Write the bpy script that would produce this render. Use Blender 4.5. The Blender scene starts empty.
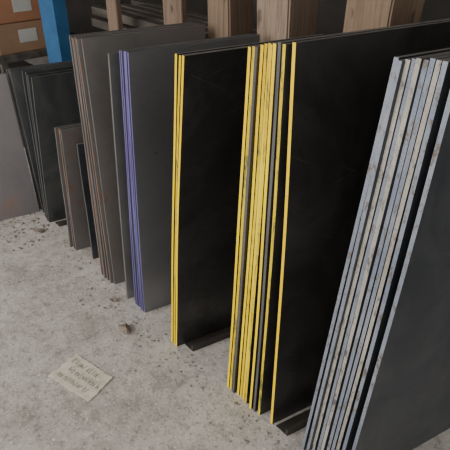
import bpy, bmesh, math, random
from mathutils import Vector, Matrix, noise as mnoise
random.seed(7)
sc = bpy.context.scene
COL = sc.collection

# ------------------------------------------------------------------ materials
def new_mat(name):
    m = bpy.data.materials.new(name); m.use_nodes = True
    nt = m.node_tree; b = nt.nodes['Principled BSDF']
    return m, nt, b
def N(nt, t, **kw):
    n = nt.nodes.new(t)
    for k, v in kw.items(): setattr(n, k, v)
    return n
def coords(nt, scale=(1,1,1), off=(0,0,0), rot=(0,0,0)):
    tc = N(nt,'ShaderNodeTexCoord'); mp = N(nt,'ShaderNodeMapping')
    mp.inputs['Scale'].default_value = scale; mp.inputs['Location'].default_value = off
    if rot != (0,0,0):
        m0 = N(nt,'ShaderNodeMapping'); m0.inputs['Rotation'].default_value = rot
        nt.links.new(tc.outputs['Object'], m0.inputs['Vector']); nt.links.new(m0.outputs['Vector'], mp.inputs['Vector'])
    else: nt.links.new(tc.outputs['Object'], mp.inputs['Vector'])
    return mp.outputs['Vector']
def noise(nt, vec, scale, detail=6, rough=.6, dist=0):
    n = N(nt,'ShaderNodeTexNoise'); n.inputs['Scale'].default_value = scale
    n.inputs['Detail'].default_value = detail; n.inputs['Roughness'].default_value = rough
    n.inputs['Distortion'].default_value = dist
    nt.links.new(vec, n.inputs['Vector']); return n.outputs['Fac']
def ramp(nt, fac, stops):
    r = N(nt,'ShaderNodeValToRGB'); e = r.color_ramp.elements
    while len(e) < len(stops): e.new(.5)
    for i,(p,c) in enumerate(stops):
        e[i].position = p
        e[i].color = (c[0],c[1],c[2],1) if isinstance(c,(tuple,list)) else (c,c,c,1)
    nt.links.new(fac, r.inputs['Fac']); return r.outputs['Color']
def mix(nt, fac, a, b, mode='MIX'):
    m = N(nt,'ShaderNodeMix', data_type='RGBA', blend_type=mode)
    if isinstance(fac,(int,float)): m.inputs[0].default_value = fac
    else: nt.links.new(fac, m.inputs[0])
    for i,s in ((6,a),(7,b)):
        if isinstance(s,(tuple,list)): m.inputs[i].default_value = (s[0],s[1],s[2],1)
        else: nt.links.new(s, m.inputs[i])
    return m.outputs[2]
def bump(nt, b, h, strength=.3, dist=.01):
    n = N(nt,'ShaderNodeBump'); n.inputs['Strength'].default_value = strength
    n.inputs['Distance'].default_value = dist
    nt.links.new(h, n.inputs['Height']); nt.links.new(n.outputs['Normal'], b.inputs['Normal'])

def steel(name, c1, c2, stain=None, stain_lo=.55, stain_hi=.7, metal=.5, r1=.35, r2=.55, stretch=(1,1,.8), dust=.10):
    m, nt, b = new_mat(name); v = coords(nt, stretch)
    n1 = noise(nt, v, 2.5, 8, .6, .6); c = ramp(nt, n1, [(.3,c1),(.7,c2)])
    n4 = noise(nt, v, 60, 4, .6); c = mix(nt, ramp(nt, n4, [(.45,0),(.8,.3)]), c, c2)
    # faint dusty smudges
    ns = noise(nt, coords(nt,(1,1,.7),(2,5,1)), 4, 9, .65, 1.0)
    c = mix(nt, ramp(nt, ns, [(.45,0),(.72,dust*2.4)]), c, (.20,.195,.19))
    # thin handling scratches, two directions
    for rot,off in (((.5,0,0),(0,0,0)),((-.35,0,0),(4,2,0))):
        sv = coords(nt,(1,2.2,90),off,rot)
        c = mix(nt, ramp(nt, noise(nt, sv, 2.2, 3, .5), [(.70,0),(.76,.22)]), c, (.26,.26,.26))
    if stain:
        n2 = noise(nt, v, 6, 9, .7, .3)
        c = mix(nt, ramp(nt, n2, [(stain_lo,0),(stain_hi,1)]), c, stain)
    nt.links.new(c, b.inputs['Base Color'])
    n3 = noise(nt, v, 5, 9, .7, .8)
    nt.links.new(ramp(nt, n3, [(.3,r1),(.7,r2)]), b.inputs['Roughness'])
    b.inputs['Metallic'].default_value = metal
    bump(nt, b, n4, .06, .002)
    return m
def painted_edge(name, paint, paint2, chip, lo=.58, hi=.64, metal=0.0, rough=.55, vs=14, speck=.7, zs=.5, fine=120):
    """painted / flame cut plate edge with chipped paint"""
    m, nt, b = new_mat(name); v = coords(nt, (1,1,zs*.5))
    c = ramp(nt, noise(nt, v, 10, 5, .6), [(.35,paint),(.65,paint2)])
    v2 = coords(nt, (4,4,zs))
    c = mix(nt, ramp(nt, noise(nt, v2, vs, 9, .8), [(lo,0),(hi,1)]), c, chip)
    v3 = coords(nt, (1,1,.8))
    h = noise(nt, v3, fine, 5, .7)
    c = mix(nt, ramp(nt, h, [(.56,0),(.72,speck)]), c, chip)
    nt.links.new(c, b.inputs['Base Color'])
    b.inputs['Roughness'].default_value = rough; b.inputs['Metallic'].default_value = metal
    bump(nt, b, h, .4, .003)
    return m

M = {}
M['black'] = steel('mill_scale_black', (.022,.021,.020), (.043,.041,.039), (.06,.054,.047), .62,.85, .45, .26,.46, dust=.09)
M['green'] = steel('mill_scale_blue_black', (.032,.037,.039), (.065,.072,.074), None, metal=.4, r1=.3, r2=.46, dust=.16)
M['grey'] = steel('mill_scale_grey', (.15,.152,.16), (.23,.233,.242), (.2,.16,.14), .62,.8, .6, .26,.44, dust=.2)
M['greyblue'] = steel('mill_scale_blue_grey', (.034,.039,.048), (.072,.081,.095), (.11,.10,.09), .62,.8, .55, .26,.44, dust=.12)
M['rustface'] = steel('rust_stained_steel', (.13,.123,.12), (.20,.18,.168), (.23,.10,.06), .58,.74, .45, .32,.52, dust=.18)
M['haze'] = steel('dull_grey_steel', (.16,.152,.162), (.235,.218,.228), (.26,.16,.13), .57,.76, .4, .36,.54)
M['yellow'] = painted_edge('yellow_edge_paint', (.86,.54,.001), (.98,.74,.006), (.22,.17,.02), .64,.70, speck=.45)
M['yellow_worn'] = painted_edge('worn_yellow_edge_paint', (.66,.46,.006), (.84,.62,.012), (.10,.10,.04), .52,.60, speck=.6)
M['dark_edge'] = painted_edge('dark_plate_edge', (.08,.08,.082), (.15,.15,.15), (.12,.07,.045), .6,.7, .4)
M['rust_edge'] = painted_edge('rusty_plate_edge', (.27,.105,.05), (.21,.14,.115), (.09,.083,.08), .46,.58, .1,.7, zs=1.2)
M['grey_edge'] = painted_edge('grey_plate_edge', (.11,.11,.11), (.175,.17,.165), (.15,.085,.06), .58,.7, .3, zs=1.2)
M['purple'] = painted_edge('violet_edge_paint', (.09,.072,.25), (.15,.13,.35), (.05,.05,.08), .54,.66)
M['blue_edge'] = painted_edge('blue_grey_edge_paint', (.19,.225,.295), (.29,.315,.365), (.14,.11,.085), .53,.61, .35,.5, 14, zs=1.5, fine=200, speck=.7)
M['tan_edge'] = painted_edge('scaled_bare_edge', (.34,.318,.275), (.45,.43,.385), (.12,.12,.13), .52,.61, .3,.5, 14, zs=1.5, fine=200, speck=.7)

# ------------------------------------------------------------------ helpers
def obj(name, bm, mats, parent=None):
    me = bpy.data.meshes.new(name); bm.to_mesh(me); bm.free()
    for m in mats: me.materials.append(m)
    o = bpy.data.objects.new(name, me); COL.objects.link(o)
    if parent: o.parent = parent
    return o
def box(bm, lo, hi, mi=0, bev=0, shear=0):
    r = bmesh.ops.create_cube(bm, size=1)
    vs = r['verts']; lo = Vector(lo); hi = Vector(hi); c = (lo+hi)/2; s = hi-lo
    for v in vs:
        v.co = Vector((v.co.x*s.x, v.co.y*s.y, v.co.z*s.z))+c
        v.co.x += shear*(v.co.y-lo.y)
    fs = {f for v in vs for f in v.link_faces}
    for f in fs: f.material_index = mi
    if bev:
        es = {e for v in vs for e in v.link_edges}
        r = bmesh.ops.bevel(bm, geom=list(es), offset=bev, segments=2, affect='EDGES')
        for f in r['faces']: f.material_index = mi

SK = .22   # the plates stand slightly skewed to the wall (dx per metre of depth)
def sheet(bm, xb, xt, t, y0, y1, h, face=0, edge=1, top=2, bow=0, wob=0):
    """a plate standing on its long edge, xb/xt = right-hand x at base/top"""
    nz = 14; rows = []; skew = SK*(y1-y0)
    ph = random.uniform(0,6)
    for i in range(nz+1):
        s = i/nz; x = xb+(xt-xb)*s + bow*math.sin(math.pi*s) ; z = h*s
        w = wob*math.sin(ph+s*9)
        rows.append([bm.verts.new(p) for p in ((x-t,y0+w,z),(x,y0+w,z),(x+skew,y1,z),(x-t+skew,y1,z))])
    for i in range(nz):
        a, b = rows[i], rows[i+1]
        for k in range(4):
            f = bm.faces.new((a[k],a[(k+1)%4],b[(k+1)%4],b[k]))
            f.material_index = edge if k==0 else face
    f = bm.faces.new(rows[0][::-1]); f.material_index = top
    f = bm.faces.new(rows[-1]); f.material_index = top

def stack(name, specs, mats):
    bm = bmesh.new()
    for s in specs: sheet(bm, **s)
    return obj(name, bm, mats)

def fan(bases, tops, t, y0, y1, h, edges, hj=.004, yj=.006, bow=0, **kw):
    out = []; n=len(bases)
    for i,(b,tp) in enumerate(zip(bases,tops)):
        out.append(dict(xb=b, xt=tp, t=t, y0=y0+random.uniform(-yj,yj), y1=y1+random.uniform(-.01,.0),
            h=h+random.uniform(-hj,hj), edge=edges[i%len(edges)], bow=bow*(.4+.6*i/max(1,n-1)), wob=.0008, **kw))
    return out
def spread(a, b, n, t, g=.5):
    w = [random.uniform(1-g,1+g) for _ in range(n-1)]
    if n>2:
        for i in range(len(w)):
            if random.random()<.35: w[i]*=.25
    tot = (b-a)-t*1.05*(n-1); s = sum(w); x=a; out=[a]
    for k in w:
        x += t*1.05+max(tot,0)*k/s; out.append(x)
    return out

# ------------------------------------------------------------------ plates
stack('dull_steel_plate', [dict(xb=-2.735,xt=-2.78,t=.012,y0=.25,y1=.885,h=.76,edge=1)],
      [M['haze'],M['grey_edge'],M['grey_edge']])
stack('dark_steel_sheet_stack', fan([-2.62,-2.605,-2.585,-2.565],[-2.67,-2.655,-2.638,-2.62],.007,.905,1.32,.775,[1]),
      [M['green'],M['dark_edge'],M['dark_edge']])
stack('dark_steel_sheet_stack', fan([-2.505,-2.49,-2.47,-2.45],[-2.42,-2.38,-2.34,-2.30],.007,.88,1.32,.82,[1],bow=-.004),
      [M['green'],M['dark_edge'],M['dark_edge']])
stack('small_steel_plate_stack', fan([-2.16,-2.135,-2.115],[-2.09,-2.065,-2.045],.008,.86,1.2,.655,[2,1,2]),
      [M['rustface'],M['rust_edge'],M['grey_edge']])
stack('small_steel_plate_stack', fan([-1.995],[-1.975],.008,.89,1.15,.60,[1]),
      [M['greyblue'],M['dark_edge'],M['grey_edge']])
n=7
stack('rusty_steel_sheet_stack', fan(spread(-1.875,-1.755,n,.008),spread(-1.835,-1.745,n,.008),.007,.86,1.33,1.075,[1,2,1,2,2],bow=.004),
      [M['rustface'],M['rust_edge'],M['grey_edge']])
stack('grey_steel_plate', [dict(xb=-1.63,xt=-1.55,t=.009,y0=.855,y1=1.33,h=1.065,edge=1,bow=-.004)],
      [M['grey'],M['grey_edge'],M['grey_edge']])
n=6
stack('violet_edged_steel_sheet_stack', fan(spread(-1.575,-1.505,n,.006,.3),spread(-1.487,-1.44,n,.006,.3),.0055,.865,1.33,1.09,[1],bow=-.006),
      [M['grey'],M['purple'],M['grey_edge']])
stack('yellow_edged_steel_sheet_stack', fan([-1.288,-1.274,-1.258],[-1.166,-1.151,-1.134],.009,.85,1.33,1.14,[1,2,1],bow=-.008),
      [M['black'],M['yellow'],M['yellow_worn'],])
B=[-.975,-.962,-.943,-.925,-.911,-.897,-.880,-.852,-.836,-.815,-.762]
T=[-.905,-.893,-.878,-.866,-.854,-.843,-.832,-.820,-.808,-.795,-.772]
stack('yellow_edged_steel_sheet_stack', [dict(s,h=1.202+.003*i+random.uniform(-.003,.003)) for i,s in enumerate(
      fan(B,T,.0095,.865,1.5,1.235,[1,2,3,1,2,1,2,1,3,2,1],bow=.006))],
      [M['black'],M['yellow'],M['yellow_worn'],M['dark_edge']])
B=[-.628,-.603,-.590,-.573,-.558,-.542,-.527,-.512,-.490,-.462]
T=[-.528,-.514,-.503,-.492,-.481,-.469,-.457,-.445,-.430,-.405]
stack('blue_edged_steel_plate_stack', [dict(s,h=1.246+.002*i+random.uniform(-.003,.003)) for i,s in enumerate(
      fan(B,T,.0098,.87,1.5,1.25,[1,1,2,1,2,1,1,2,1,1],bow=.004))],
      [M['greyblue'],M['blue_edge'],M['tan_edge']])

for o in list(COL.objects):      # top edges of the painted stacks are bare steel
    if o.name.startswith(('yellow_edged','blue_edged')):
        o.data.materials.append(M['grey_edge']); k=len(o.data.materials)-1
        for p in o.data.polygons:
            if abs(p.normal.z)>.7: p.material_index = k

# ------------------------------------------------------------------ floor
m, nt, b = new_mat('worn_concrete'); v = coords(nt)
c = ramp(nt, noise(nt, v, 2.2, 8, .6, .4), [(.3,(.36,.335,.305)),(.7,(.47,.445,.41))])
c = mix(nt, ramp(nt, noise(nt, v, 9, 8, .7), [(.44,0),(.62,.7)]), c, (.56,.535,.495))
c = mix(nt, ramp(nt, noise(nt, coords(nt,off=(5,2,0)), 4, 8, .75), [(.50,0),(.66,.7)]), c, (.25,.225,.195))
c = mix(nt, ramp(nt, noise(nt, v, 24, 9, .8), [(.50,0),(.64,.8)]), c, (.19,.172,.15))
c = mix(nt, ramp(nt, noise(nt, v, 85, 5, .7), [(.56,0),(.66,.8)]), c, (.12,.108,.095))
c = mix(nt, ramp(nt, noise(nt, coords(nt,off=(3,1,0)), 100, 4, .7), [(.58,0),(.68,.8)]), c, (.80,.77,.72))
nt.links.new(c, b.inputs['Base Color']); b.inputs['Roughness'].default_value=.9
bump(nt, b, noise(nt, v, 50, 9, .75), .5, .008)
bm=bmesh.new(); box(bm,(-6,-4,-.1),(3.5,2.6,0)); obj('floor',bm,[m])

def plain(name, c1, c2, rough=.8, sc_=6, stretch=(1,1,1), bs=.2, metal=0):
    m, nt, b = new_mat(name); v = coords(nt, stretch)
    f = noise(nt, v, sc_, 8, .65, .3)
    nt.links.new(ramp(nt, f, [(.3,c1),(.7,c2)]), b.inputs['Base Color'])
    b.inputs['Roughness'].default_value=rough; b.inputs['Metallic'].default_value=metal
    bump(nt,b,f,bs,.005); return m
wallm = plain('dark_wall', (.018,.016,.014),(.035,.03,.026))
ceilm = plain('ceiling_grey', (.12,.115,.11),(.18,.175,.17))
bm=bmesh.new(); box(bm,(-6,2.5,0),(3.5,2.6,3.4)); obj('wall_back',bm,[wallm])
bm=bmesh.new(); box(bm,(-6.1,-4,0),(-6,2.6,3.4)); obj('wall_left',bm,[wallm])
bm=bmesh.new(); box(bm,(-6.1,-.5,3.4),(3.5,2.6,3.5)); obj('ceiling',bm,[ceilm])

# ------------------------------------------------------------------ timber posts
def wood(name, a, b_, k):
    m, nt, b = new_mat(name); v = coords(nt, (9,9,.6), (k,0,0))
    f = noise(nt, v, 4, 8, .7, 1.2)
    c = ramp(nt, f, [(.3,a),(.55,b_),(.75,tuple(x*.6 for x in a))])
    g = noise(nt, coords(nt,(30,30,1),(k,0,0)), 3, 6, .7)
    c = mix(nt, ramp(nt,g,[(.5,0),(.7,.6)]), c, tuple(x*.35 for x in a))
    kn = noise(nt, coords(nt,(6,6,3),(k+2,0,0)), 2.5, 3, .5)
    c = mix(nt, ramp(nt,kn,[(.66,0),(.72,.7)]), c, tuple(x*.3 for x in a))
    nt.links.new(c, b.inputs['Base Color']); b.inputs['Roughness'].default_value=.8
    bump(nt,b,g,.4,.006); return m
w1=wood('rough_timber_tan',(.135,.088,.058),(.215,.15,.10),0)
w2=wood('rough_timber_pale',(.18,.128,.09),(.27,.20,.148),4)
def post(x0, y0, s, d, mat, h=1.9, tilt=0):
    bm=bmesh.new(); box(bm,(x0,y0,0),(x0+s,y0+d,h),bev=.006)
    bmesh.ops.subdivide_edges(bm, edges=[e for e in bm.edges if abs((e.verts[0].co-e.verts[1].co).z)>.5], cuts=24)
    for v_ in bm.verts:
        k=mnoise.noise(v_.co*4+Vector((x0*9,0,0)))*.006
        v_.co.x+=k+tilt*(v_.co.z-1.1); v_.co.y+=k
    return obj('timber_post',bm,[mat])
post(-1.70,1.38,.13,.13,w1,tilt=-.02)
post(-1.42,1.38,.155,.15,w2)
post(-1.04,1.38,.16,.17,w1,tilt=.03)
post(-.80,1.58,.17,.17,w2)

# ------------------------------------------------------------------ dark steel floor rails beside the stacks
sp = plain('oily_dark_steel',(.03,.027,.025),(.07,.06,.052),.55,12,metal=.4)
for x0,y0,y1_ in ((-1.246,.875,1.34),(-.748,.875,1.5),(-2.425,.9,1.3)):
    bm=bmesh.new(); box(bm,(x0,y0,0),(x0+.05,y1_,.006),shear=SK); box(bm,(x0+.042,y0,0.006),(x0+.05,y1_,.03),shear=SK); obj('floor_rail',bm,[sp])

# ------------------------------------------------------------------ background store
bluem = plain('blue_painted_steel',(.02,.085,.20),(.035,.14,.30),.5,8)
card = plain('cardboard',(.24,.14,.08),(.31,.19,.115),.85,5)
card2 = plain('cardboard_orange',(.29,.135,.07),(.36,.175,.095),.85,5)
label = plain('white_label',(.4,.4,.38),(.5,.5,.48),.7)
barm = plain('grey_bar_steel',(.06,.053,.047),(.17,.15,.13),.5,6,(.3,3,3),.2,.4)
brownm = wood('brown_board',(.13,.088,.06),(.20,.14,.10),6)

bm=bmesh.new()
box(bm,(-3.33,1.40,0),(-3.13,1.41,1.9)); box(bm,(-3.33,1.41,0),(-3.32,1.48,1.9)); box(bm,(-3.14,1.41,0),(-3.13,1.48,1.9))
box(bm,(-3.36,1.38,0),(-3.10,1.50,.01))
obj('blue_steel_upright',bm,[bluem])
bm=bmesh.new()
box(bm,(-5.0,1.15,.58),(-3.50,1.85,.62)); 
for x in (-4.98,-3.54):
    for y in (1.16,1.80): box(bm,(x,y,0),(x+.04,y+.04,.58))
box(bm,(-4.94,1.2,.20),(-3.54,1.8,.23))
obj('storage_shelf',bm,[barm])
def carton(lo,hi,mt):
    bm=bmesh.new(); box(bm,lo,hi,0,.004)
    lo=Vector(lo);hi=Vector(hi)
    box(bm,(lo.x+.04,lo.y-.002,lo.z+.05),(lo.x+.14,lo.y+.001,lo.z+.13),1)
    box(bm,(hi.x-.001,(lo.y+hi.y)/2-.07,lo.z+.06),(hi.x+.002,(lo.y+hi.y)/2+.05,lo.z+.14),1)
    obj('cardboard_box',bm,[mt,label])
carton((-3.82,1.18,.621),(-3.54,1.6,.80),card)
carton((-3.82,1.19,.804),(-3.56,1.6,.99),card2)
carton((-4.22,1.18,.621),(-3.86,1.6,.86),card2)
carton((-4.20,1.2,.864),(-3.87,1.6,1.06),card)
bm=bmesh.new()
for i in range(5):
    for j in range(3):
        y=1.60+i*.075+random.uniform(-.01,.01); z=.75+j*.07
        box(bm,(-3.0+random.uniform(-.1,.1),y,z),(-1.75,y+.05,z+.045),0)
for x in (-2.75,-1.95):
    box(bm,(x,1.56,.70),(x+.05,2.0,.749),0); box(bm,(x,1.56,0),(x+.05,1.60,.70),0); box(bm,(x,1.96,0),(x+.05,2.0,.70),0)
obj('steel_bar_rack',bm,[barm])
for x,y,wd,h in ((-2.08,1.44,.14,1.5),(-2.62,1.46,.10,1.3)):
    bm=bmesh.new(); box(bm,(x,y,0),(x+wd,y+.03,h),bev=.003); obj('timber_board',bm,[brownm])

# ------------------------------------------------------------------ paper tag with handwriting
tagroot = bpy.data.objects.new('handwritten_paper_tag',None); COL.objects.link(tagroot)
paper = plain('aged_paper',(.80,.75,.65),(.90,.86,.77),.9,20)
ink = plain('pencil_ink',(.05,.045,.04),(.09,.08,.07),.8)
A,Bq,C,D=[Vector((*p,0)) for p in ((-1.445,.398),(-1.478,.528),(-1.28,.572),(-1.243,.452))]
def tagp(s,t_): 
    p=A.lerp(D,s).lerp(Bq.lerp(C,s),t_)
    p.z=.0015+.0018*(1+mnoise.noise(Vector((s*3,t_*2,0))))+.0035*abs(mnoise.noise(Vector((s*5,t_*3,3))))+.004*max(0,(s-.85))*6*t_
    return p
bm=bmesh.new(); nx,ny=24,12
g=[[bm.verts.new(tagp(i/nx+(random.uniform(-.012,.012) if i in(0,nx) else 0),j/ny+(random.uniform(-.015,.015) if j in(0,ny) else 0))) for j in range(ny+1)] for i in range(nx+1)]
for i in range(nx):
    for j in range(ny): bm.faces.new((g[i][j],g[i+1][j],g[i+1][j+1],g[i][j+1]))
bmesh.ops.solidify(bm, geom=bm.faces[:], thickness=.0004)
obj('paper',bm,[paper],tagroot)
bm=bmesh.new()
def stroke(p0,p1,w=.0008):
    a=tagp(*p0); b_=tagp(*p1); d=(b_-a)
    if d.length<1e-5: return
    d.z=0; d.normalize(); n_=Vector((-d.y,d.x,0))*w; up=Vector((0,0,.0014))
    bm.faces.new([bm.verts.new(q+up) for q in (a-n_,b_-n_,b_+n_,a+n_)])
for r,(t0,s0,s1) in enumerate(((.78,.10,.72),(.50,.2,.9),(.22,.12,.8))):
    s=s0
    while s<s1:
        w=random.uniform(.035,.055); hgt=random.uniform(.16,.26)
        k=random.choice('onlhv/')
        P={'o':[(0,0),(.5,.5),(1,.2),(.8,-.5),(.2,-.4),(0,0)],'n':[(0,-.5),(.1,.4),(.6,.4),(.8,-.5)],
           'l':[(.2,.9),(.1,-.5),(.7,-.5)],'h':[(.1,.9),(0,-.5),(.1,.1),(.7,.2),(.8,-.5)],'v':[(0,.5),(.4,-.5),(.9,.5)],'/':[(0,-.6),(.7,.8)]}[k]
        pts=[(s+w*x_,t0+hgt*y_*.6) for x_,y_ in P]
        for q in range(len(pts)-1): stroke(pts[q],pts[q+1])
        s+=w+random.choice((.012,.012,.02,.05))
obj('handwriting',bm,[ink],tagroot)

# ------------------------------------------------------------------ debris
def scrap(name, cx, cy, r, mat, h=.008, sides=9):
    bm=bmesh.new(); a0=random.random()*6
    ring=[]
    for i in range(sides):
        a=a0+i/sides*math.tau; rr=r*random.uniform(.55,1.15)
        ring.append(bm.verts.new((cx+math.cos(a)*rr,cy+math.sin(a)*rr*.6,.001+random.uniform(0,h))))
    c_=bm.verts.new((cx,cy,.002+h*1.2))
    for i in range(sides): bm.faces.new((ring[i],ring[(i+1)%sides],c_))
    bmesh.ops.solidify(bm, geom=bm.faces[:], thickness=.001)
    return obj(name,bm,[mat])
leaf=plain('dry_leaf',(.28,.22,.175),(.44,.37,.31),.8,30)
scrap('dry_leaf',-1.46,.74,.045,leaf,.022,9)
scrap('dry_leaf',-1.66,.80,.025,leaf,.015,6)
scrap('dry_leaf',-2.40,.80,.04,leaf,.015,7)
grit=plain('grit',(.12,.105,.09),(.34,.30,.26),.9,40)
bm=bmesh.new()
def pebble(x,y,r):
    mt=Matrix.Translation((x,y,r*.4))@Matrix.Rotation(random.random()*6,4,'Z')@Matrix.Diagonal((random.uniform(.7,1.6),1,.6,1))
    rr=bmesh.ops.create_icosphere(bm,subdivisions=1,radius=r,matrix=mt)
    for v_ in rr['verts']: v_.co+=Vector([random.uniform(-.25,.25)*r for _ in range(3)])
for i in range(480):
    x=random.uniform(-2.6,-.35); y=.86-abs(random.gauss(0,.09))+ (random.uniform(0,.35) if random.random()<.3 else 0)
    pebble(x,y,random.choice((.0015,.002,.0025,.003,.0045)))
for i in range(90):
    pebble(random.uniform(-2.65,-2.3),random.uniform(.62,.86),random.choice((.003,.004,.007)))
for i in range(60):
    pebble(random.uniform(-2.8,-.3),random.uniform(-.1,.8),random.choice((.0012,.0015,.0025)))
obj('floor_grit',bm,[grit])

# ------------------------------------------------------------------ light
w=bpy.data.worlds.new('overcast_sky'); sc.world=w; w.use_nodes=True
bg=w.node_tree.nodes['Background']; bg.inputs[0].default_value=(1,.975,.94,1); bg.inputs[1].default_value=1.27
def area(name,loc,target,sx,sy,e,col):
    l=bpy.data.lights.new(name,'AREA'); l.shape='RECTANGLE'; l.size=sx; l.size_y=sy; l.energy=e; l.color=col
    o=bpy.data.objects.new(name,l); o.location=loc; COL.objects.link(o)
    o.rotation_euler=(Vector(target)-Vector(loc)).to_track_quat('-Z','Y').to_euler()
area('doorway_daylight',(-2.2,-3.2,2.4),(-1.6,.9,.3),3.8,2.6,180,(1,.95,.89))

# ------------------------------------------------------------------ camera
f=530; p=math.radians(32); az=math.radians(41)
cam=bpy.data.cameras.new('camera'); co=bpy.data.objects.new('camera',cam); COL.objects.link(co)
cam.sensor_width=36; cam.lens=f*36/450; cam.clip_start=.02
co.location=(0,0,1.5)
d=Vector((-math.cos(az)*math.cos(p), math.sin(az)*math.cos(p), -math.sin(p)))
co.rotation_euler=d.to_track_quat('-Z','Y').to_euler()
sc.camera=co
